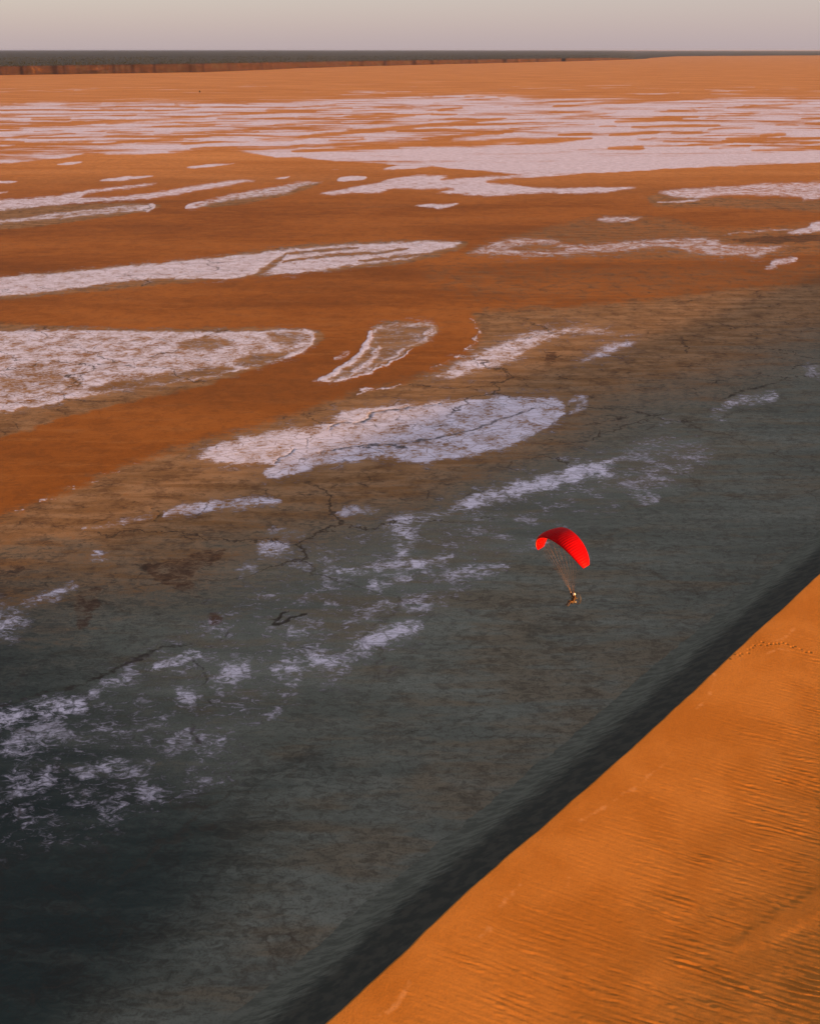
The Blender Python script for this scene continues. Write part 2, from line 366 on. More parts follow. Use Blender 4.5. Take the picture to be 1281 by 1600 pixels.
# ---- the broad streaky field in the distance
FIELD = [(-900, 166), (-300, 160), (0, 150), (150, 147), (300, 148), (430, 145), (600, 140), (720, 134), (900, 142), (1100, 141), (1281, 140), (1600, 138), (2400, 136), (2400, 235),
         (1600, 243), (1281, 254), (1187, 258), (1066, 262), (985, 268), (870, 272), (858, 276), (766, 269), (675, 260), (645, 264), (591, 265), (620, 258), (557, 255),
         (510, 252), (470, 246), (430, 246), (369, 236), (285, 238), (198, 242), (134, 240), (111, 246), (67, 250), (0, 256), (-300, 270), (-900, 285)]
sl, d = sdf(FIELD, 20, 2)
k = sstep(-3.0, 2.0 + 22 * sstep(210, 140, PY[sl]), d)
SALT[sl] = np.maximum(SALT[sl], k * (0.665 + 0.10 * sstep(222, 240, PY[sl]) * sstep(560, 700, PX[sl]) - 0.02 * sstep(700, 300, PX[sl])))
PANS.append('broad streaked pinkish white salt field below the far orange flat'); o = OWNER[sl]; o[d > -2] = 1
for pts, wd in (([(540, 233), (648, 225), (740, 224), (800, 219), (840, 220)], 5), ([(0, 199), (200, 189), (430, 175)], 2.4), ([(524, 209), (615, 200), (732, 190)], 3.0),
                ([(560, 182), (598, 180), (630, 181)], 3.2), ([(430, 172), (480, 173)], 3), ([(901, 164), (960, 160), (1036, 157)], 2.6), ([(979, 189), (1046, 186)], 4),
                ([(965, 211), (1015, 208)], 2.6), ([(960, 231), (995, 231)], 4), ([(1118, 231), (1160, 229)], 2.8), ([(1200, 234), (1300, 230)], 3), ([(0, 224), (120, 226), (250, 220)], 1.8),
                ([(60, 186), (100, 186)], 3), ([(1010, 198), (1100, 196)], 2.5), ([(1145, 216), (1185, 215)], 3.2), ([(880, 211), (915, 209)], 2), ([(1195, 212), (1220, 210)], 3.5), ([(690, 172), (715, 169)], 2.2)):
    e0, e1 = np.array(pts[0], float), np.array(pts[-1], float); g = (e1 - e0) * 0.28
    line(SALT, [tuple(e0 - g)] + list(pts) + [tuple(e1 + g)], wd * 0.95, 0.50, 'mul')
rs = np.random.default_rng(5)
for k in range(260):                                                       # many thin drifts of red sand over the field, and of salt past its upper edge
    y0 = 146 + 88 * rs.random() ** 1.15; x0 = rs.uniform(-60, 1340); ln = rs.uniform(25, 150) * (0.6 + (y0 - 140) / 120); wd = rs.uniform(0.7, 1.5) * (0.7 + (y0 - 140) / 90)
    ti = -0.035 + 0.02 * rs.standard_normal(); bend = rs.normal(0, 1.2)
    line(SALT, [(x0 - ln / 2, y0 - ti * ln / 2), (x0, y0 + bend), (x0 + ln / 2, y0 + ti * ln / 2)], wd, rs.uniform(0.15, 0.42) * (0.45 if y0 > 226 and x0 > 560 else 1.0), 'mul')
for k in range(70):
    y0 = rs.uniform(128, 150); x0 = rs.uniform(-60, 1340); ln = rs.uniform(30, 160)
    line(SALT, [(x0 - ln / 2, y0 + 0.012 * ln), (x0, y0), (x0 + ln / 2, y0 - 0.012 * ln)], rs.uniform(0.7, 1.4), rs.uniform(0.40, 0.62) * (y0 - 112) / 38)

# ---- discrete pans, far to near
pan([(499, 303), (531, 295), (581, 286), (631, 275), (665, 272), (703, 275), (690, 281), (762, 274), (860, 271), (900, 272), (856, 277), (790, 280), (760, 284), (800, 288), (860, 294), (930, 292), (995, 293),
     (952, 300), (901, 303), (851, 302), (766, 307), (732, 305), (682, 301), (709, 295), (660, 296), (615, 295), (591, 301), (531, 304)], 0.70, 2.4, 'forked white salt pan trailing left from the lower edge of the far salt field')
pan([(-260, 330), (0, 311), (60, 308), (100, 303), (150, 294), (200, 289), (245, 286), (230, 292), (170, 299), (128, 307), (175, 307), (240, 300), (320, 287), (370, 281), (400, 282), (375, 287), (330, 295), (280, 304),
     (230, 312), (150, 316), (80, 322), (0, 330), (-260, 350)], 0.66, 2.6, 'twin-tongued white salt pan at the left edge with two long pointed arms')
pan([(-220, 352), (0, 342), (100, 330), (200, 320), (232, 318), (244, 323), (233, 330), (190, 333), (100, 342), (0, 350), (-220, 368)], 0.46, 2.5, 'thin tan salt pan with a white rounded tip just under the twin-tongued pan', rim=0.10)
line(SALT, [(214, 325), (236, 320), (241, 324), (228, 330)], 3.0, 0.75)
pan([(290, 325), (295, 318), (315, 313), (369, 301), (430, 290), (464, 283), (497, 283), (505, 286), (474, 293), (443, 304), (400, 309), (340, 317), (310, 327), (294, 328)], 0.56, 2.4, 'leaf-shaped pale salt pan with a hooked white left tip')
line(SALT, [(318, 315), (300, 319), (292, 325), (304, 325)], 2.6, 0.8)
pan([(156, 283), (168, 278.5), (201, 276), (240, 275), (218, 279), (175, 283)], 0.85, 1.6, 'small white salt lens above the twin-tongued salt pan')
pan([(89, 257), (105, 254), (130, 253), (118, 256), (98, 258)], 0.85, 1.5, 'short thin white salt streak just under the far salt field, leftmost')
pan([(289, 262), (319, 257), (376, 254), (345, 259), (305, 263)], 0.85, 1.5, 'narrow pointed white salt streak left of centre under the far salt field')
pan([(-60, 284), (0, 282), (28, 283), (10, 286), (-60, 289)], 0.8, 1.6, 'upper of two tiny salt tongues at the left edge')
pan([(-50, 302), (0, 300), (14, 299), (6, 302), (-50, 306)], 0.8, 1.5, 'lower of two tiny salt tongues at the left edge')
pan([(526, 281), (541, 275), (571, 275), (568, 280), (537, 284)], 0.82, 1.6, 'small oval white salt pan left of the forked salt pan')
pan([(430, 279), (440, 276.5), (454, 276), (445, 279)], 0.8, 1.4, 'tiny white salt spot above the leaf-shaped salt pan')
pan([(514, 265), (525, 263), (540, 263), (530, 265)], 0.7, 1.3, 'tiny faint salt spot above the small oval salt pan')
pan([(647, 322), (668, 318), (690, 319), (716, 318), (708, 322), (685, 327), (665, 324)], 0.82, 1.8, 'small ragged white salt patch alone on red mud below the forked pan')
pan([(930, 343), (950, 338), (1003, 339), (985, 346), (960, 349), (945, 347)], 0.42, 2.0, 'faint lens-shaped salt crust below the right end of the forked pan', rim=0.14)
pan([(1027, 301), (1052, 295), (1103, 291), (1153, 290), (1187, 285), (1281, 283), (1460, 279), (1460, 312), (1281, 312), (1254, 316), (1250, 309), (1203, 307), (1143, 305), (1093, 311), (1059, 310)], 0.60, 2.8, 'ragged white salt pan at the right edge under the far salt field')
line(SALT, [(1024, 317), (1060, 315), (1093, 313)], 2.2, 0.6)
pan([(1228, 363), (1260, 354), (1281, 346), (1420, 335), (1420, 352), (1281, 362), (1250, 367)], 0.70, 2.2, 'bright salt tongue at the right edge above a dark mud tongue')
line(SALT, [(1130, 366), (1190, 361), (1240, 358)], 2.5, 0.48)
pan([(735, 397), (755, 383), (780, 375), (830, 371), (868, 374), (884, 381), (940, 380), (990, 375), (1065, 371), (1120, 372), (1128, 379), (1180, 383), (1232, 383), (1200, 396), (1180, 402), (1115, 400), (1080, 396), (1060, 389),
     (1010, 388), (965, 394), (900, 398), (830, 401), (785, 399)], 0.50, 4.0, 'long speckled salt pan right of centre opposite the slender left pan', rim=0.05)
area(SALT, [(800, 386), (850, 382), (880, 388), (850, 392), (810, 391)], 0.5, 4, 'mul')
area(RED, [(1135, 376), (1180, 369), (1300, 364), (1420, 362), (1420, 374), (1281, 378), (1200, 381)], 0.75, 3); area(SALT, [(1135, 376), (1180, 369), (1300, 364), (1420, 362), (1420, 374), (1281, 378), (1200, 380)], 0.9, 3, 'mul')
pan([(-260, 455), (0, 433), (110, 424), (200, 415), (300, 405), (400, 395), (440, 389), (560, 381), (640, 377), (700, 376), (720, 379), (712, 385), (690, 391), (664, 397), (640, 405), (564, 414), (464, 427), (400, 431),
     (340, 437), (280, 435), (200, 440), (120, 451), (0, 464), (-260, 490)], 0.70, 3.0, 'long slender white salt pan reaching from the left edge to mid picture')
for pts, wd in (([(398, 430), (418, 418), (446, 398)], 5), ([(440, 409), (520, 399), (600, 394), (640, 388)], 3.0), ([(560, 408), (620, 402), (664, 396)], 3), ([(446, 396), (520, 391), (560, 386)], 3)):
    line(SALT, pts, wd, 0.55, 'mul')
pan([(-260, 522), (-60, 516), (0, 516), (100, 515), (190, 516), (290, 518), (400, 516), (460, 514), (486, 516), (494, 522), (493, 534), (480, 547), (450, 560), (400, 574), (340, 588), (260, 602), (180, 612), (100, 628), (0, 643), (-260, 668)],
    0.57, 3.0, 'large cracked white salt pan with rounded right end at the left edge', rim=0.14)
area(SALT, [(280, 541), (300, 531), (335, 530), (362, 536), (320, 545)], 0.42, 7, 'mul'); area(SALT, [(370, 567), (400, 555), (445, 552), (440, 560), (400, 572)], 0.55, 6, 'mul')
area(SALT, [(140, 606), (220, 592), (330, 574), (360, 580), (270, 598), (180, 610)], 0.55, 6, 'mul'); area(SALT, [(420, 520), (465, 518), (478, 530), (440, 540)], 0.28, 6, 'mul')
line(DARK, [(180, 536), (230, 529), (262, 533), (275, 541)], 2.0, 0.5); line(DARK, [(130, 568), (165, 588), (172, 600)], 1.6, 0.42)
area(SALT, [(0, 580), (80, 570), (130, 600), (40, 616), (0, 618)], 0.16, 8, 'mul')
pan([(497, 598), (530, 576), (556, 561), (575, 535), (582, 512), (600, 507), (640, 503), (670, 505), (682, 513), (678, 525), (658, 537), (625, 553), (590, 575), (550, 590)], 0.36, 3.0, 'comma-shaped tan salt pan with a bright white left ridge', rim=0.20)
line(SALT, [(500, 596), (532, 576), (556, 560), (572, 540), (580, 517)], 6.0, 0.82); line(SALT, [(546, 588), (580, 562), (592, 540)], 10, 0.56); line(SALT, [(664, 522), (676, 515)], 6, 0.62)
line(SALT, [(520, 562), (545, 549)], 6, 0.50); line(SALT, [(500, 597), (560, 588), (604, 570), (645, 546)], 2.2, 0.7)
pan([(672, 590), (700, 571), (740, 550), (790, 530), (830, 517), (880, 511), (910, 507), (957, 518), (940, 522), (890, 523), (850, 536), (820, 556), (780, 573), (740, 586), (700, 592)], 0.57, 6.0, 'slanting feather-shaped white salt pan right of the comma-shaped pan')
pan([(905, 567), (930, 546), (955, 532), (985, 531), (992, 539), (960, 554), (930, 564)], 0.55, 6.0, 'small white salt patch at the tip of the feather-shaped pan beside the shadow edge')
line(RED, [(855, 558), (868, 556)], 10, 0.65)
for a, b in zip(((735, 499), (744, 511), (748, 519), (743, 531), (729, 545), (712, 556)), range(6)): line(SALT, [(a[0] - 3, a[1] - 2), (a[0] + 3, a[1] + 2)], 2.4, 0.62)
line(SALT, [(736, 498), (744, 510), (749, 519), (743, 532), (726, 547), (708, 559), (672, 577)], 1.6, 0.50)
line(SALT, [(640, 596), (612, 604), (570, 612), (556, 616)], 2.0, 0.60); line(SALT, [(560, 609), (580, 608)], 3.0, 0.62)
for a in ((180, 737), (148, 752), (118, 764), (108, 762), (82, 779), (66, 782), (210, 723), (30, 798), (165, 738)): line(SALT, [(a[0] - 6, a[1] + 1.5), (a[0] + 7, a[1] - 1.5)], 2.2, 0.52)
pan([(306, 714), (338, 693), (360, 686), (428, 671), (514, 660), (520, 647), (553, 637), (620, 632), (709, 624), (780, 620), (850, 619), (876, 626), (885, 637), (873, 655), (850, 672), (810, 691), (760, 707), (709, 718), (643, 724), (592, 717),
     (514, 727), (463, 741), (417, 748), (408, 738), (426, 728), (380, 727), (338, 722)], 0.63, 5.5, 'largest central white salt pan, long and oval, half in the dune shadow', rim=0.05)
line(SALT, [(884, 632), (905, 622), (912, 632), (890, 645)], 10, 0.47)
for pts in ([(512, 672), (530, 661), (569, 658), (584, 646), (631, 638), (690, 630)], [(428, 722), (445, 712), (462, 702)], [(560, 700), (640, 690), (720, 676), (800, 650), (850, 632)], [(500, 706), (580, 695), (640, 700)]):
    line(DARK, pts, 2.6, 0.62)
area(SALT, [(560, 700), (700, 676), (770, 668), (720, 690), (600, 712)], 0.18, 10, 'mul')
pan([(696, 792), (740, 770), (800, 750), (860, 735), (910, 720), (955, 714), (968, 720), (950, 734), (988, 736), (960, 747), (920, 752), (880, 761), (860, 770), (810, 777), (760, 792), (720, 802)], 0.60, 8.0, 'frayed bluish white salt streak in shade above the red paraglider')
# ---- thin, broken salt in the shade of the dune
area(SALT, [(-120, 1340), (-60, 1120), (120, 1060), (250, 985), (420, 870), (560, 800), (700, 775), (900, 705), (1090, 690), (1120, 745), (900, 830), (760, 930), (600, 1050), (430, 1130), (350, 1250), (120, 1330)], 0.295, 60)
for pts, wd, v in (([(255, 804), (310, 792), (380, 786), (440, 782)], 8, 0.58), ([(130, 826), (190, 816), (245, 805)], 4, 0.50), ([(405, 858), (445, 856)], 14, 0.54), ([(415, 830), (480, 836)], 7, 0.44),
                   ([(640, 806), (625, 825), (632, 845), (625, 866)], 17, 0.53), ([(600, 822), (660, 810), (710, 803)], 9, 0.50), ([(520, 803), (590, 795)], 7, 0.47), ([(530, 894), (600, 888), (650, 880), (705, 872)], 9, 0.55),
                   ([(580, 910), (640, 902)], 12, 0.53), ([(690, 898), (740, 890), (790, 886)], 11, 0.50), ([(590, 948), (640, 942), (700, 940)], 13, 0.49), ([(450, 988), (480, 984)], 7, 0.53),
                   ([(545, 1018), (585, 996), (660, 978)], 17, 0.55), ([(430, 1046), (480, 1036), (550, 1032)], 18, 0.54), ([(445, 1068), (470, 1062)], 10, 0.50), ([(335, 1072), (362, 1048), (388, 1030)], 17, 0.51),
                   ([(275, 1078), (312, 1092)], 15, 0.51), ([(240, 1046), (280, 1030), (312, 1020)], 9, 0.55), ([(140, 1082), (200, 1060)], 10, 0.50), ([(-80, 1140), (0, 1124), (60, 1110), (135, 1104)], 19, 0.53),
                   ([(0, 972), (18, 968)], 24, 0.53), ([(36, 944), (80, 930), (120, 914)], 8, 0.52), ([(145, 868), (162, 870)], 9, 0.58), ([(300, 1188), (352, 1160)], 16, 0.47), ([(355, 1084), (430, 1080)], 8, 0.42),
                   ([(370, 895), (400, 884)], 9, 0.46), ([(970, 712), (1040, 704), (1110, 712)], 20, 0.42), ([(940, 752), (1010, 745), (1080, 735)], 18, 0.44), ([(985, 772), (1030, 778)], 9, 0.48), ([(1130, 632), (1175, 624), (1215, 618)], 8, 0.50),
                   ([(1030, 660), (1060, 658)], 6, 0.46), ([(1115, 648), (1135, 645)], 9, 0.44), ([(1255, 575), (1300, 580)], 10, 0.44), ([(1205, 413), (1225, 408), (1245, 405)], 4, 0.62), ([(1195, 420), (1215, 415)], 4, 0.50),
                   ([(800, 862), (850, 846)], 8, 0.40), ([(500, 948), (530, 946)], 8, 0.44), ([(60, 1140), (110, 1150)], 20, 0.42), ([(10, 1170), (60, 1165)], 26, 0.47), ([(20, 1210), (45, 1230)], 24, 0.46), ([(120, 1190), (135, 1215)], 18, 0.45),
                   ([(160, 1195), (200, 1200)], 18, 0.48), ([(60, 1235), (80, 1205)], 15, 0.47), ([(160, 1275), (195, 1262)], 18, 0.46), ([(30, 1270), (70, 1290)], 20, 0.42), ([(220, 1235), (250, 1250)], 14, 0.42), ([(420, 1120), (440, 1118)], 10, 0.4), ([(200, 1160), (240, 1165)], 10, 0.36)):
    line(SALT, pts, wd * 1.8, v * 0.93)
for pts, wd, v in (([(-60, 1128), (0, 1104), (60, 1086), (120, 1072), (180, 1046), (245, 1016), (300, 1004)], 6.0, 0.58), ([(418, 970), (452, 953)], 4, 0.75), ([(425, 973), (455, 968), (480, 957)], 3.5, 0.72), ([(303, 1028), (322, 1062), (327, 1092), (337, 1112)], 5, 0.52),
                   ([(322, 1072), (308, 1110), (302, 1148), (330, 1166), (360, 1172)], 4.5, 0.46), ([(310, 1022), (345, 1000), (360, 985)], 3, 0.48), ([(400, 990), (440, 1000), (520, 1024), (570, 1028)], 2.6, 0.50), ([(245, 828), (270, 838), (288, 862)], 2.6, 0.48),
                   ([(235, 795), (248, 800), (244, 815)], 3.5, 0.55), ([(290, 775), (400, 776), (480, 772), (540, 775)], 1.6, 0.46), ([(700, 792), (720, 778), (760, 762)], 2, 0.46), ([(895, 668), (960, 656), (1000, 650)], 3, 0.50), ([(930, 655), (985, 652), (1050, 646)], 2.5, 0.50),
                   ([(1120, 625), (1170, 608), (1215, 596), (1230, 590)], 3.5, 0.56), ([(1230, 576), (1281, 566), (1350, 550)], 3.5, 0.50), ([(0, 1145), (40, 1138), (62, 1150)], 4, 0.44), ([(120, 1220), (180, 1216), (225, 1236)], 3, 0.45), ([(88, 1225), (100, 1260)], 5, 0.42),
                   ([(20, 1240), (32, 1280), (26, 1320)], 5, 0.44), ([(985, 560), (1010, 568), (1022, 576)], 2.0, 0.45), ([(700, 945), (660, 975)], 2, 0.4), ([(620, 1155), (650, 1140), (668, 1132)], 2.5, 0.42)):
    line(DARK, pts, wd, v)
for pts, v in (([(225, 885), (280, 868), (345, 855), (350, 870), (310, 895), (300, 920), (255, 915)], 0.62), ([(120, 925), (165, 915), (150, 955), (125, 990), (118, 955)], 0.60), ([(322, 960), (345, 955), (345, 975), (328, 980)], 0.62), ([(-20, 890), (35, 882), (30, 900), (-20, 905)], 0.6),
               ([(40, 935), (65, 925), (70, 932), (45, 940)], 0.6), ([(80, 1195), (105, 1190), (105, 1215), (82, 1212)], 0.55), ([(955, 560), (975, 550), (975, 565)], 0.5), ([(1185, 705), (1215, 700), (1210, 710)], 0.55), ([(150, 862), (170, 858), (168, 866)], 0.6)):
    area(RED, pts, v, 6)
# out of the picture the flat goes on with the same sort of broken salt
OUT = np.maximum(sstep(-60, -400, PX), sstep(1340, 1700, PX)) * (PY < 760)
SALT = np.maximum(SALT, OUT * np.clip(0.40 + 0.75 * fbm(X / 160, Y / 60, 3), 0, 0.75))
REL = sstep(4000, 500, RANGE)
Z = 0.05 * sstep(0.3, 0.7, SALT) * sstep(2500, 600, RANGE) - 0.10 * sstep(0.3, 0.7, DARK) * sstep(1500, 300, RANGE)
GR[..., 2] = Z

COVER = np.stack([SALT, TAN, SILT_SHADE, DARK], -1).reshape(-1, 4); SOIL = np.stack([FAR, WET_VIGNETTE, RED, REL], -1).reshape(-1, 4)
VV = np.concatenate([GR.reshape(-1, 3), back]); pad = np.tile([[0, 1, 0, 0]], (NC, 1))
COVER = np.concatenate([COVER, pad]); SOIL = np.concatenate([SOIL, np.tile([[0, 0, 0, 1]], (NC, 1))])
QQ = grid_quads(NR + 1, NC)[:, ::-1]
OW = np.concatenate([OWNER.reshape(-1), np.zeros(NC, int)])[QQ].max(1)
for k in range(len(PANS) + 1):
    q = QQ[OW == k]
    if not len(q): continue
    u, inv = np.unique(q, return_inverse=True)
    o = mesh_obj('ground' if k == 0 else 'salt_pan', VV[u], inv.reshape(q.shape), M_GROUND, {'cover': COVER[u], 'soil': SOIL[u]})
    if k == 0: tag(o, 'flat dried lake bed of red mud, tan crust and grey silt', 'lake bed', kind='structure')
    else: tag(o, PANS[k - 1], 'salt pan', 'salt pans on the dried lake bed', 'structure')
del VV, QQ, COVER, SOIL

# ------------------------------------------------------------------ the dune
H_D = 8.0
DS = np.array([0.6690, 0.7433]); DTv = np.array([0.7433, -0.6690])         # along the crest, and down the windward side
crest_px = np.array([(440, 1664), (509, 1600), (625, 1494), (687, 1434), (734, 1389), (884, 1260), (1000, 1157), (1068, 1094), (1131, 1035), (1193, 976), (1225, 949), (1256, 919), (1271, 904), (1290, 889)], float)
cw = at(crest_px[:, 0], crest_px[:, 1], H_D)[:, :2]
CS_, CT_ = cw @ DS, cw @ DTv
s_far = np.array([-900, -400, -150, 30.0]); t_far = CT_[0] + np.array([60, 30, 12, 1.0])
s_up = np.array([200, 235, 300, 400, 520, 800, 1500.0]); t_up = CT_[-1] + np.array([0.5, -1, 0.5, 6, 10, -10, 60.0])
cs_all = np.concatenate([s_far, CS_, s_up]); ct_all = np.concatenate([t_far, CT_, t_up])
od = np.argsort(cs_all); cs_all, ct_all = cs_all[od], ct_all[od]
s_ax = np.concatenate([np.linspace(-900, 20, 60), np.arange(22, 40, 1.0), np.arange(40, 178, 0.11), np.arange(178.2, 260, 0.6), np.arange(262, 620, 4.0), np.linspace(640, 1500, 30)])
t_ax = np.concatenate([np.linspace(-40, -16, 10), np.arange(-15.5, -1, 0.2), np.arange(-1, 0, 0.1), np.arange(0, 42, 0.11), np.arange(42.3, 60, 0.4), np.linspace(62, 420, 80)])
S2, T2 = np.meshgrid(s_ax, t_ax); c_off = np.interp(S2, cs_all, ct_all) + 0.16 * fbm(S2 / 6, S2 * 0 + 2, 4)
TT = T2 + c_off
DX, DY = S2 * DS[0] + TT * DTv[0], S2 * DS[1] + TT * DTv[1]
hvar = H_D * (1 + 0.05 * fbm(S2 / 90, S2 * 0 + 3.3, 3) * sstep(178, 300, S2)) * (1 - 0.75 * sstep(500, 1500, S2)) * (1 - 0.5 * sstep(-50, -900, S2))
# windward profile: steep near the crest, flattening away from it
tw = np.maximum(T2, 0); prof_t = np.linspace(0, 440, 2200)
slope = -0.030 + 0.116 * (1 - sstep(4, 38, prof_t)) + 0.070 * sstep(50, 90, prof_t)
slope[prof_t < 1.2] *= 0.75 + 0.25 * prof_t[prof_t < 1.2] / 1.2
drop = np.concatenate([[0], np.cumsum((slope[1:] + slope[:-1]) / 2 * np.diff(prof_t))])
zw = hvar - np.interp(tw, prof_t, drop); zw = np.where(zw > 0.6, zw, 0.6 * np.exp(np.clip(zw - 0.6, -8, 0) / 0.6)) - 0.35 * sstep(250, 400, T2)
zl = hvar + T2 * (0.70 + 0.03 * fbm(S2 / 3, T2 / 9, 3)); zl = np.where(zl > 0.9, zl, 0.9 * np.exp((zl - 0.9) / 0.9)) - 0.16
ZD = np.where(T2 >= 0, zw, zl - 0.10 * sstep(-16, -34, T2))
# long swells and wind ripples

ZD += np.where(T2 > 0, 0.10 * fbm(DX / 16, DY / 11 + 5, 3) * sstep(3, 18, T2), 0)
kdir = np.array([0.40, 0.9165])
RA = DX * kdir[1] - DY * kdir[0]; RB = DX * kdir[0] + DY * kdir[1]         # along and across the ripples
warp = 1.3 * fbm(RA / 15, RB / 6, 3) + 0.34 * fbm(RA / 4.5 + 7, RB / 1.5, 3)
ph = RB / 0.80 + warp
rip = np.sin(2 * np.pi * ph); rip = rip + 0.30 * np.sin(4 * np.pi * ph + 0.8)
ph2 = (DX * 0.30 + DY * 0.954) / 0.37 + 1.3 * warp + 0.6 * fbm(RA / 1.8, RB / 0.8, 2)
ampm = np.clip(0.55 + 1.5 * fbm(RA / 7.5, RB / 1.8 + 31, 4, 0.6), 0.22, 1.6)
ampl = (0.004 + 0.016 * sstep(1.0, 7, T2) + 0.044 * sstep(6, 28, T2)) * ampm * np.clip(1 + 1.2 * fbm(RA / 12, RB / 12 + 3, 2), 0.35, 1.8)
fade = (T2 > 0) * sstep(0.0, 2.5, T2) * sstep(58, 44, T2)
# a smooth tongue without ripples low on the dune, with a small ledge along its upper edge
tong = at(np.array([1118, 1150, 1190, 1240, 1281, 1340, 1340, 1281, 1230, 1180, 1140]), np.array([1522, 1502, 1476, 1444, 1418, 1385, 1440, 1470, 1500, 1520, 1532]), 2.6)[:, :2]
GX, GY = DX + 0.7 * fbm(DX / 2.2, DY / 2.2, 3), DY + 0.7 * fbm(DX / 2.2 + 50, DY / 2.2, 3)
tm = seg_dist(GX, GY, tong, True); tin = np.where(inside(GX, GY, tong), tm, -tm)
fade = fade * (1 - 0.85 * sstep(-0.2, 0.9, tin))
ZD += fade * (ampl * rip + 0.55 * ampl * np.sin(2 * np.pi * ph2)) + 0.035 * sstep(-0.5, 0.7, tin)
ZD += (T2 > 0) * sstep(0, 1.5, T2) * (0.010 * fbm(RA / 0.9, RB / 0.45, 3) + 0.006 * np.sin(2 * np.pi * (RB / 0.33 + 1.1 * warp))) * sstep(58, 44, T2)
# a line of footprints over the crest
steps = [(1138, 1034), (1145, 1030), (1153, 1030), (1157, 1025), (1166, 1025), (1168, 1020), (1174, 1018), (1177, 1013), (1185, 1012), (1189, 1009), (1196, 1011), (1203, 1008), (1210, 1010), (1215, 1008), (1221, 1009), (1228, 1009), (1236, 1013), (1241, 1013), (1249, 1016), (1256, 1018), (1265, 1019)]
for i, (a, b) in enumerate(steps):
    f = at(a + rs.normal(0, 1.2), b + rs.normal(0, 1.0), H_D - 0.7)[:2]; r2 = (DX - f[0]) ** 2 + (DY - f[1]) ** 2
    ZD -= rs.uniform(0.4, 1.0) * (0.12 * np.exp(-r2 / 0.022) - 0.012 * np.exp(-(np.sqrt(r2) - 0.33) ** 2 / 0.012)) * (T2 > -0.2)
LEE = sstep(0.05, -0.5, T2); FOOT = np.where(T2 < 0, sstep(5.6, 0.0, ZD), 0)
PALE = np.zeros_like(LEE)
for pts in ([(1085, 1115), (1100, 1100), (1112, 1080), (1114, 1060)], [(905, 1290), (945, 1265), (985, 1238)], [(780, 1424), (800, 1400), (812, 1388)], [(594, 1592), (620, 1575), (640, 1540)], [(1195, 1010), (1225, 1000), (1240, 985)],
            [(1190, 1030), (1215, 1018), (1232, 1020)], [(750, 1470), (764, 1456)], [(880, 1400), (888, 1375)], [(985, 1240), (1040, 1195)]):
    g = at(np.array([q[0] for q in pts]), np.array([q[1] for q in pts]), 7.2)[:, :2]
    sd = seg_dist(DX, DY, spline(g, False, 4), False); PALE = np.maximum(PALE, 0.62 * np.exp(-(sd / 0.55) ** 2))
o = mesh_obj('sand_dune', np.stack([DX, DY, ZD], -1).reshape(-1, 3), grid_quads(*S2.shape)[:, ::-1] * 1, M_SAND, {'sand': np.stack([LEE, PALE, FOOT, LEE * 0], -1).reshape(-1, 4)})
tag(o, 'rippled orange sand dune with sharp crest and dark lee face', 'dune', kind='structure')

# ------------------------------------------------------------------ far escarpment and scrubland
ex = np.concatenate([np.arange(-900, 1012, 2.0)])
base_y = np.interp(ex, [-900, -300, 0, 190, 320, 380, 500, 560, 700, 800, 900, 960, 1000, 1012], [124, 119.5, 117.5, 114.8, 112.8, 110.5, 105.5, 103.8, 100.2, 98, 95.6, 93.8, 92.3, 91.6]) + 0.5 * fbm(ex / 40, ex * 0, 4)
rim_y = np.interp(ex, [-900, -300, 0, 330, 520, 700, 950, 985, 1005, 1012], [99, 97.5, 97, 94.5, 92.2, 90.2, 87.6, 88.5, 91.0, 91.55])
B = at(ex, base_y, 0.0)[:, :2]; rb = np.hypot(B[:, 0], B[:, 1]); dirb = B / rb[:, None]
hgt = np.maximum(HC - rb * 1.012 * (rim_y - HOR) / F_PX * 1.02, 0.8) * (1 + 0.05 * fbm(ex / 25, ex * 0 + 8, 4))
rows = [0.0, 0.10, 0.22, 0.36, 0.50, 0.62, 0.74, 0.84, 0.93, 1.0]; zf = [0.0, 0.08, 0.20, 0.34, 0.50, 0.66, 0.80, 0.92, 0.985, 1.0]
EV = []
for j, (u, v) in enumerate(zip(rows, zf)):
    gul = 1.1 * fbm(ex / 60 + 0.30 * j, ex * 0 + 0.45 * j, 4, 0.6) * (1 - abs(2 * u - 1)) + 0.6 * fbm(ex / 45, ex * 0 + 4, 3) * u
    back_ = (u * 1.7 * hgt + 0.16 * hgt * gul); p2 = B + dirb * back_[:, None]
    EV.append(np.stack([p2[:, 0], p2[:, 1], hgt * v - (0.3 if j == 0 else 0)], -1))
EV = np.array(EV)
o = mesh_obj('escarpment', EV.reshape(-1, 3), grid_quads(len(rows), len(ex)), M_CLIFF)
tag(o, 'low red-brown cliff line along the far left shore of the flat', 'cliff', kind='structure')
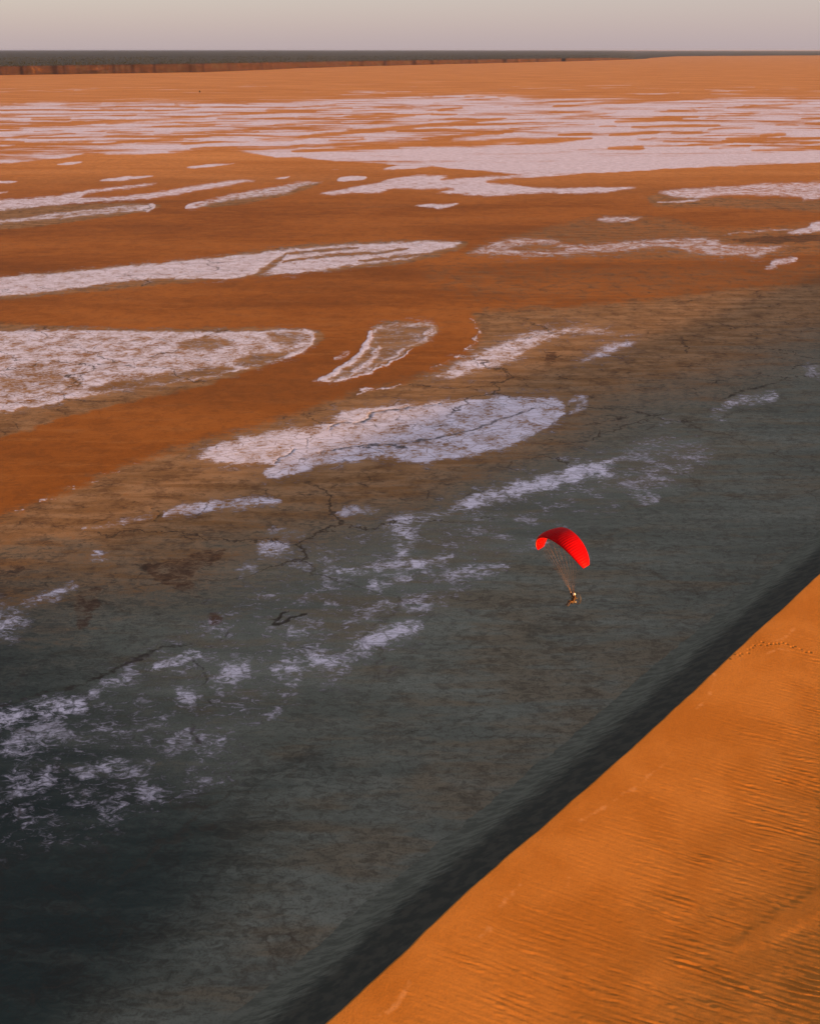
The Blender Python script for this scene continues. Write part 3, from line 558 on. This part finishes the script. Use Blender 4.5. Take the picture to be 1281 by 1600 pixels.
# plateau top and plain from the rim to the horizon
rimx = np.concatenate([ex, np.arange(1016, 2300, 4.0)]); R0 = np.concatenate([EV[-1], at(np.arange(1016, 2300, 4.0), np.interp(np.arange(1016, 2300, 4.0), [1016, 1060, 1281, 2300], [90.5, 87.6, 86.4, 86.0]) + 0.25 * fbm(np.arange(1016, 2300, 4.0) / 30, np.arange(1016, 2300, 4.0) * 0, 3), 1.5)])
r0 = np.hypot(R0[:, 0], R0[:, 1]); d0 = R0[:, :2] / r0[:, None]; SV = []
for k, fr in enumerate(np.linspace(0, 1, 26)):
    rr = r0 * (1 - fr) ** 2 + fr * (2 - fr) * 62000 * fr + r0 * fr * (1 - fr) * 2 * 1.0 if False else r0 + (70000 - r0) * fr ** 2.3
    zz = R0[:, 2] + (fr > 0) * (1 - fr) * 0 + np.minimum(R0[:, 2] * 0.0 + 3.0, 3.0) * fbm(d0[:, 0] * rr / 900, d0[:, 1] * rr / 900, 3) * sstep(0, 0.1, fr)
    zz = np.maximum(zz, 1.2) if k else zz
    SV.append(np.stack([d0[:, 0] * rr, d0[:, 1] * rr, zz], -1))
SV = np.array(SV)
o = mesh_obj('scrubland', SV.reshape(-1, 3), grid_quads(SV.shape[0], SV.shape[1]), M_SCRUB)
tag(o, 'dark green scrub plain above the cliff, reaching to the horizon', 'plain', kind='structure')

# low bushes scattered over the plain near its rim
ico = bmesh.new(); bmesh.ops.create_icosphere(ico, subdivisions=1, radius=1.0)
iv = np.array([v.co[:] for v in ico.verts]); ifc = np.array([[v.index for v in f.verts] for f in ico.faces]); ico.free()
NB = 9000; ci = RNG.integers(0, len(ex), NB); fr = RNG.random(NB) ** 2.0 * 0.9
rr = r0[ci] + 6 + fr * 5200; bz = R0[ci, 2]
bp = np.stack([d0[ci, 0] * rr, d0[ci, 1] * rr, bz], -1); bs = RNG.uniform(0.8, 2.4, NB) * (1 + fr)
jit = 1 + 0.35 * RNG.standard_normal((NB, len(iv), 1))
bv = bp[:, None] + iv[None] * jit * bs[:, None, None] * np.array([1.3, 1.3, 0.8]) + np.array([0, 0, 0.9])
bq = (np.arange(NB)[:, None, None] * len(iv) + ifc[None]).reshape(-1, 3)
M_BUSH = mat_flat('bush_leaves', (0.026, 0.027, 0.018), 0.9, 0.6, 0.3, 0.1)
o = mesh_obj('bushes', bv.reshape(-1, 3), bq, M_BUSH, smooth=False)
tag(o, 'dark scrub bushes dotted along the rim of the far plain', 'bushes', kind='stuff')

# ------------------------------------------------------------------ the lone tree far out on the flat
def tube(bm, pts, rads, n=7):
    prev = None
    for i, (p, r) in enumerate(zip(pts, rads)):
        p = Vector(p); a = Vector(pts[max(i - 1, 0)]); b = Vector(pts[min(i + 1, len(pts) - 1)]); dr = (b - a).normalized()
        x = dr.cross(Vector((0.31, 0.95, 0.12))); x = x.normalized() if x.length > 1e-4 else Vector((1, 0, 0)); y = dr.cross(x)
        ring = [bm.verts.new(p + r * (math.cos(2 * math.pi * k / n) * x + math.sin(2 * math.pi * k / n) * y)) for k in range(n)]
        if prev:
            for k in range(n): bm.faces.new((prev[k], prev[(k + 1) % n], ring[(k + 1) % n], ring[k]))
        else: bm.faces.new(ring[::-1])
        prev = ring
    bm.faces.new(prev)

M_BARK = mat_flat('bark', (0.05, 0.032, 0.02), 0.9, 0.4, 3.0, 0.1); M_LEAF = mat_flat('dry_leaves', (0.040, 0.036, 0.018), 0.9, 0.5, 2.0, 0.1)
tp = at(312.5, 145.6, 0.0); tree = bpy.data.objects.new('lone_tree', None); tree.location = tp; COL.objects.link(tree)
tag(tree, 'tiny dark lone tree standing far out on the orange flat', 'tree')
bm = bmesh.new(); tube(bm, [(0, 0, -0.2), (0.1, 0, 1.2), (0.0, 0.1, 2.6), (0.2, 0, 4.2)], [0.32, 0.24, 0.17, 0.06])
tips = []
for k in range(7):
    a = k * 0.9; z0 = 1.4 + 0.35 * k; e = Vector((math.cos(a) * (1.5 - 0.1 * k), math.sin(a) * (1.5 - 0.1 * k), z0 + 1.1)); tube(bm, [(0.05, 0, z0), tuple(e * 0.5 + Vector((0, 0, z0 * 0.5))), tuple(e)], [0.10, 0.07, 0.03], 5); tips.append(e)
bm_obj('trunk', bm, M_BARK, tree)
lv, lf = [], []
for e in tips + [Vector((0.2, 0, 4.6)), Vector((0, 0, 3.6))]:
    for k in range(90):
        c = np.array(e) + RNG.standard_normal(3) * [0.42, 0.42, 0.38]; u = RNG.standard_normal(3) * 0.13; v = RNG.standard_normal(3) * 0.13
        i = len(lv); lv += [c - u, c + v, c + u, c - v]; lf.append([i, i + 1, i + 2, i + 3])
mesh_obj('crown', np.array(lv), np.array(lf), M_LEAF, smooth=False, parent=tree)

# ------------------------------------------------------------------ the red paraglider
P0 = Vector((17.3917, 92.4765, 35.1786)); FW = Vector((-0.8258, -0.5033, -0.2544)).normalized(); SPN = Vector((-0.4721, 0.8637, -0.1762)).normalized(); UP = SPN.cross(FW).normalized() * -1
if UP.z < 0: UP = -UP
RW, AW, C0, HW = 4.18, 1.232, 2.45, 7.567
FRAME = Matrix((SPN, FW, UP)).transposed().to_4x4(); FRAME.translation = P0
glider = bpy.data.objects.new('paraglider', None); glider.matrix_world = FRAME; COL.objects.link(glider)
tag(glider, 'bright red paraglider wing flying over the shaded flat', 'paraglider')
M_RED = mat_nylon(); M_LINE = mat_flat('line_cord', (0.26, 0.15, 0.085), 0.8, 0.1, 3.0); M_WEB = mat_flat('webbing', (0.10, 0.06, 0.04), 0.8, 0.2)
NCELL, SUB = 38, 4; NSP = NCELL * SUB + 1
xs_ = 0.5 * (1 - np.cos(np.linspace(0, math.pi, 15)))
def wing_pt(a, xc, side, bulge):
    an = a * AW; c = C0 * math.sqrt(max(1 - (0.94 * a) ** 2, 0)); tk = 0.145 * c
    yt = 5 * tk * (0.2969 * math.sqrt(xc) - 0.126 * xc - 0.3516 * xc ** 2 + 0.2843 * xc ** 3 - 0.1036 * xc ** 4)
    h = (yt * 1.25 * bulge + 0.02 * c * math.sin(math.pi * xc)) if side > 0 else -yt * 0.55 * bulge
    r = RW + h; y = 0.40 * c - xc * c
    return (math.sin(an) * r, y, (HW - RW) + math.cos(an) * r)
V, Q = [], []; prof = [(x, 1) for x in xs_[::-1]] + [(x, -1) for x in xs_[1:-1]]; npf = len(prof)
for i in range(NSP):
    a = -1 + 2 * i / (NSP - 1); bl = 0.86 + 0.24 * abs(math.sin(math.pi * i / SUB)) ** 0.7
    V += [wing_pt(a, x, s, bl) for x, s in prof]
for i in range(NSP - 1):
    for j in range(npf):
        k = (j + 1) % npf; Q.append((i * npf + j, i * npf + k, (i + 1) * npf + k, (i + 1) * npf + j))
canopy = mesh_obj('canopy', np.array(V), np.array(Q), M_RED, parent=glider)
for e, sgn in ((0, 1), (NSP - 1, -1)):
    ring = [V[e * npf + j] for j in range(npf)]
    mesh_obj('wing_tip', np.array(ring), np.array([list(range(npf))[::sgn]]), M_RED, parent=canopy)
# pale seam along the front edge
bm = bmesh.new(); tube(bm, [wing_pt(-0.90 + 1.80 * i / 60, 0.012, -1, 1.0) for i in range(61)], [0.020] * 61, 6)
M_SEAM = mat_flat('pale_seam', (0.62, 0.15, 0.06), 0.7, 0.1); bm_obj('leading_edge_seam', bm, M_SEAM, canopy, True)
# lines: two groups of cascades down to the risers
bm = bmesh.new(); hang = [Vector((-0.24, 0.02, 0.55)), Vector((0.24, 0.02, 0.55))]
for side in (0, 1):
    for row in (0.10, 0.36, 0.62, 0.97):
        for k in range(4):
            aa = (0.12 + 0.80 * (k + 0.5) / 4) * (-1 if side == 0 else 1)
            mid = hang[side].lerp(Vector(wing_pt(aa, row, -1, 1)), 0.62); tube(bm, [tuple(hang[side] + Vector((0, 0.05 - row * 0.1, 0))), tuple(mid)], [0.004, 0.004], 3)
            for dk in (-0.075, 0.0, 0.075): tube(bm, [tuple(mid), wing_pt(max(-0.97, min(0.97, aa + dk)), row, -1, 0.9)], [0.0022, 0.0022], 3)
o = bm_obj('suspension_lines', bm, M_LINE, glider); o['kind'] = 'stuff'
for side in (0, 1):
    bm = bmesh.new(); s = -0.24 if side == 0 else 0.24
    for y in (0.07, 0.0, -0.07): tube(bm, [(s * 0.96, 0.0, -0.02), (s, y, 0.30), (s, y + 0.02, 0.56)], [0.016, 0.014, 0.014], 4)
    bm_obj('riser', bm, M_WEB, glider)

# ------------------------------------------------------------------ pilot and motor
YAW = math.atan2(FW.y, FW.x) - math.pi / 2                                   # local +Y is the flying direction
PM = Matrix.Translation(P0) @ Matrix.Rotation(YAW, 4, 'Z') @ Matrix.Rotation(0.10, 4, 'X')
M_SUIT = mat_flat('tan_flight_suit', (0.11, 0.052, 0.02), 0.85, 0.3, 6.0, 0.1); M_SKIN = mat_flat('skin', (0.45, 0.24, 0.15), 0.6, 0.1); M_HELM = mat_flat('pale_helmet', (0.82, 0.76, 0.66), 0.35, 0.05, 4, 0.5)
M_BOOT = mat_flat('boots', (0.04, 0.025, 0.018), 0.7, 0.3); M_HARN = mat_flat('harness_cloth', (0.035, 0.024, 0.018), 0.85, 0.3, 9); M_METAL = mat_flat('engine_metal', (0.10, 0.085, 0.07), 0.45, 0.4, 12, 0.5, 0.6)
M_CAGE = mat_flat('cage_tube', (0.10, 0.075, 0.05), 0.5, 0.1, 5, 0.4, 0.3); M_PROP = mat_flat('propeller_wood', (0.30, 0.17, 0.08), 0.4, 0.3, 10); M_TANK = mat_flat('fuel_tank', (0.35, 0.28, 0.20), 0.4, 0.1)

def skin(name, joints, edges, mat, parent=None, root=0):
    me = bpy.data.meshes.new(name); me.from_pydata([j[:3] for j in joints], edges, []); o = bpy.data.objects.new(name, me); COL.objects.link(o)
    m = o.modifiers.new('skin', 'SKIN'); m.use_smooth_shade = True
    for i, j in enumerate(joints):
        r = j[3]; me.skin_vertices[0].data[i].radius = (r, r) if not isinstance(r, tuple) else r
        me.skin_vertices[0].data[i].use_root = (i == root)
    s = o.modifiers.new('sub', 'SUBSURF'); s.levels = 1; s.render_levels = 2
    me.materials.append(mat)
    if parent: o.parent = parent
    return o

J = [(0, -0.02, -0.62, 0.17), (0, -0.06, -0.42, 0.155), (0, -0.10, -0.20, 0.175), (0, -0.10, -0.06, 0.12), (0, -0.08, 0.02, 0.062), (0, -0.06, 0.10, 0.09), (0, -0.055, 0.20, 0.095)]
Ed = [(0, 1), (1, 2), (2, 3), (3, 4), (4, 5), (5, 6)]
for sx in (-1, 1):
    b = len(J)
    J += [(sx * 0.10, 0.02, -0.64, 0.105), (sx * 0.13, 0.42, -0.56, 0.075), (sx * 0.12, 0.58, -0.90, 0.055), (sx * 0.12, 0.62, -0.98, 0.045), (sx * 0.13, 0.78, -0.97, 0.038)]
    Ed += [(0, b), (b, b + 1), (b + 1, b + 2), (b + 2, b + 3), (b + 3, b + 4)]
    b = len(J)
    J += [(sx * 0.19, -0.10, -0.08, 0.075), (sx * 0.34, 0.06, -0.02, 0.052), (sx * 0.30, 0.14, 0.24, 0.040), (sx * 0.30, 0.16, 0.30, 0.034), (sx * 0.30, 0.19, 0.34, 0.030)]
    Ed += [(2, b), (b, b + 1), (b + 1, b + 2), (b + 2, b + 3), (b + 3, b + 4)]
person = skin('person', J, Ed, M_SUIT); person.matrix_world = PM
tag(person, 'person in tan suit and pale helmet seated under the red paraglider', 'person')
def ball(name, c, rx, ry, rz, mat, parent, cut=None, seg=16):
    bm = bmesh.new(); bmesh.ops.create_uvsphere(bm, u_segments=seg, v_segments=seg // 2 + 2, radius=1.0)
    for v in bm.verts:
        if cut is not None and v.co.z < cut: v.co.z = cut
        v.co = Vector((c[0] + v.co.x * rx, c[1] + v.co.y * ry, c[2] + v.co.z * rz))
    return bm_obj(name, bm, mat, parent, True)
ball('helmet', (0, -0.07, 0.175), 0.135, 0.155, 0.145, M_HELM, person, -0.45)
ball('face', (0, 0.012, 0.115), 0.075, 0.055, 0.095, M_SKIN, person)
for sx in (-1, 1):
    bm = bmesh.new(); tube(bm, [(sx * 0.12, 0.57, -0.93), (sx * 0.12, 0.63, -0.99), (sx * 0.13, 0.74, -0.985), (sx * 0.13, 0.83, -0.975)], [0.068, 0.070, 0.055, 0.036], 8); bm_obj('boot', bm, M_BOOT, person, True)
    hand = [(sx * 0.30, 0.16, 0.29, 0.036), (sx * 0.30, 0.18, 0.36, 0.034)]; he = [(0, 1)]
    for q in range(4): hand += [(sx * (0.325 - 0.017 * q), 0.205, 0.385 - 0.004 * abs(q - 1), 0.010), (sx * (0.325 - 0.017 * q), 0.225, 0.350 + 0.003 * q, 0.009)]; he += [(1, 2 + 2 * q), (2 + 2 * q, 3 + 2 * q)]
    hand += [(sx * 0.268, 0.195, 0.335, 0.011), (sx * 0.275, 0.222, 0.352, 0.009)]; he += [(0, 10), (10, 11)]
    skin('hand', hand, he, M_SKIN, person)
bm = bmesh.new()
tube(bm, [(0, -0.20, -0.30), (0, -0.17, -0.62), (0, 0.02, -0.77), (0, 0.26, -0.74)], [0.15, 0.20, 0.19, 0.12], 10); bm_obj('harness_seat', bm, M_HARN, person, True)
for sx in (-1, 1):
    bm = bmesh.new(); tube(bm, [(sx * 0.13, -0.24, -0.50), (sx * 0.15, -0.20, -0.05), (sx * 0.16, -0.02, 0.0), (sx * 0.22, 0.03, -0.25), (sx * 0.16, 0.06, -0.62)], [0.03] * 5, 6); bm_obj('harness_strap', bm, M_HARN, person)

motor = bpy.data.objects.new('paramotor', None); motor.matrix_world = PM; COL.objects.link(motor)
tag(motor, 'round caged backpack motor on the back of the paraglider pilot', 'motor')
def ring(name, r, y, wire, n=40):
    bm = bmesh.new(); tube(bm, [(r * math.cos(2 * math.pi * k / n), y, -0.35 + r * math.sin(2 * math.pi * k / n)) for k in range(n + 1)], [wire] * (n + 1), 6); return bm_obj(name, bm, M_CAGE, motor, True)
ring('cage_ring', 0.68, -0.52, 0.022); ring('cage_ring', 0.66, -0.42, 0.014); ring('cage_ring', 0.34, -0.44, 0.010)
for k in range(8):
    a = k * math.pi / 4 + 0.2; bm = bmesh.new(); tube(bm, [(0.12 * math.cos(a), -0.40, -0.35 + 0.12 * math.sin(a)), (0.67 * math.cos(a), -0.47, -0.35 + 0.67 * math.sin(a))], [0.012, 0.012], 6); bm_obj('cage_spoke', bm, M_CAGE, motor)
bm = bmesh.new(); tube(bm, [(0, -0.30, -0.35), (0, -0.36, -0.35), (0, -0.46, -0.35), (0, -0.50, -0.35)], [0.12, 0.16, 0.14, 0.06], 12); eng = bm_obj('engine', bm, M_METAL, motor, True)
bm = bmesh.new(); tube(bm, [(0, -0.38, -0.26), (0, -0.38, -0.08)], [0.075, 0.065], 10)
for q in range(5): tube(bm, [(0, -0.38, -0.24 + 0.035 * q), (0, -0.38, -0.228 + 0.035 * q)], [0.10, 0.10], 10)
bm_obj('cylinder_head', bm, M_METAL, eng)
bm = bmesh.new(); tube(bm, [(0.10, -0.38, -0.35), (0.22, -0.38, -0.42), (0.20, -0.38, -0.58)], [0.03, 0.055, 0.045], 8); bm_obj('exhaust', bm, M_METAL, eng, True)
bm = bmesh.new(); tube(bm, [(-0.17, -0.34, -0.74), (-0.15, -0.34, -0.74), (0.15, -0.34, -0.74), (0.17, -0.34, -0.74)], [0.06, 0.11, 0.11, 0.06], 10); bm_obj('fuel_tank', bm, M_TANK, motor, True)
prop = None
for sgn in (1, -1):
    bm = bmesh.new(); st = [(0.03, 0.035, 0.6), (0.15, 0.060, 0.5), (0.35, 0.065, 0.3), (0.52, 0.045, 0.18), (0.60, 0.015, 0.12)]; prev = None
    for r, cw_, tw_ in st:
        d = Vector((math.cos(0.6), 0, math.sin(0.6))) * sgn; e = Vector((-math.sin(0.6), 0, math.cos(0.6))) * math.cos(tw_) + Vector((0, 1, 0)) * math.sin(tw_); nrm = d.cross(e); c = Vector((0, -0.56, -0.35)) + d * r
        rg = [bm.verts.new(c + e * cw_), bm.verts.new(c + nrm * 0.012), bm.verts.new(c - e * cw_), bm.verts.new(c - nrm * 0.012)]
        if prev:
            for k in range(4): bm.faces.new((prev[k], prev[(k + 1) % 4], rg[(k + 1) % 4], rg[k]))
        prev = rg
    bm.faces.new(prev); bm_obj('propeller_blade', bm, M_PROP, motor)

# ------------------------------------------------------------------ haze over the far flats
HAZE = 9e-6
if HAZE:
    bm = bmesh.new(); bmesh.ops.create_cube(bm, size=1.0)
    for v in bm.verts: v.co = Vector((v.co.x * 146000, v.co.y * 146000, -1.5 + (v.co.z + 0.5) * 93.0))
    t = NT('haze'); pv = t.n('ShaderNodeVolumePrincipled'); pv.inputs['Density'].default_value = HAZE; pv.inputs['Color'].default_value = (0.78, 0.82, 0.95, 1); pv.inputs['Anisotropy'].default_value = 0.6
    mo = t.n('ShaderNodeOutputMaterial'); t.t.links.new(pv.outputs[0], mo.inputs['Volume'])
    o = bm_obj('haze', bm, t.m); tag(o, 'thin evening haze lying over the far flats', 'haze', kind='stuff')
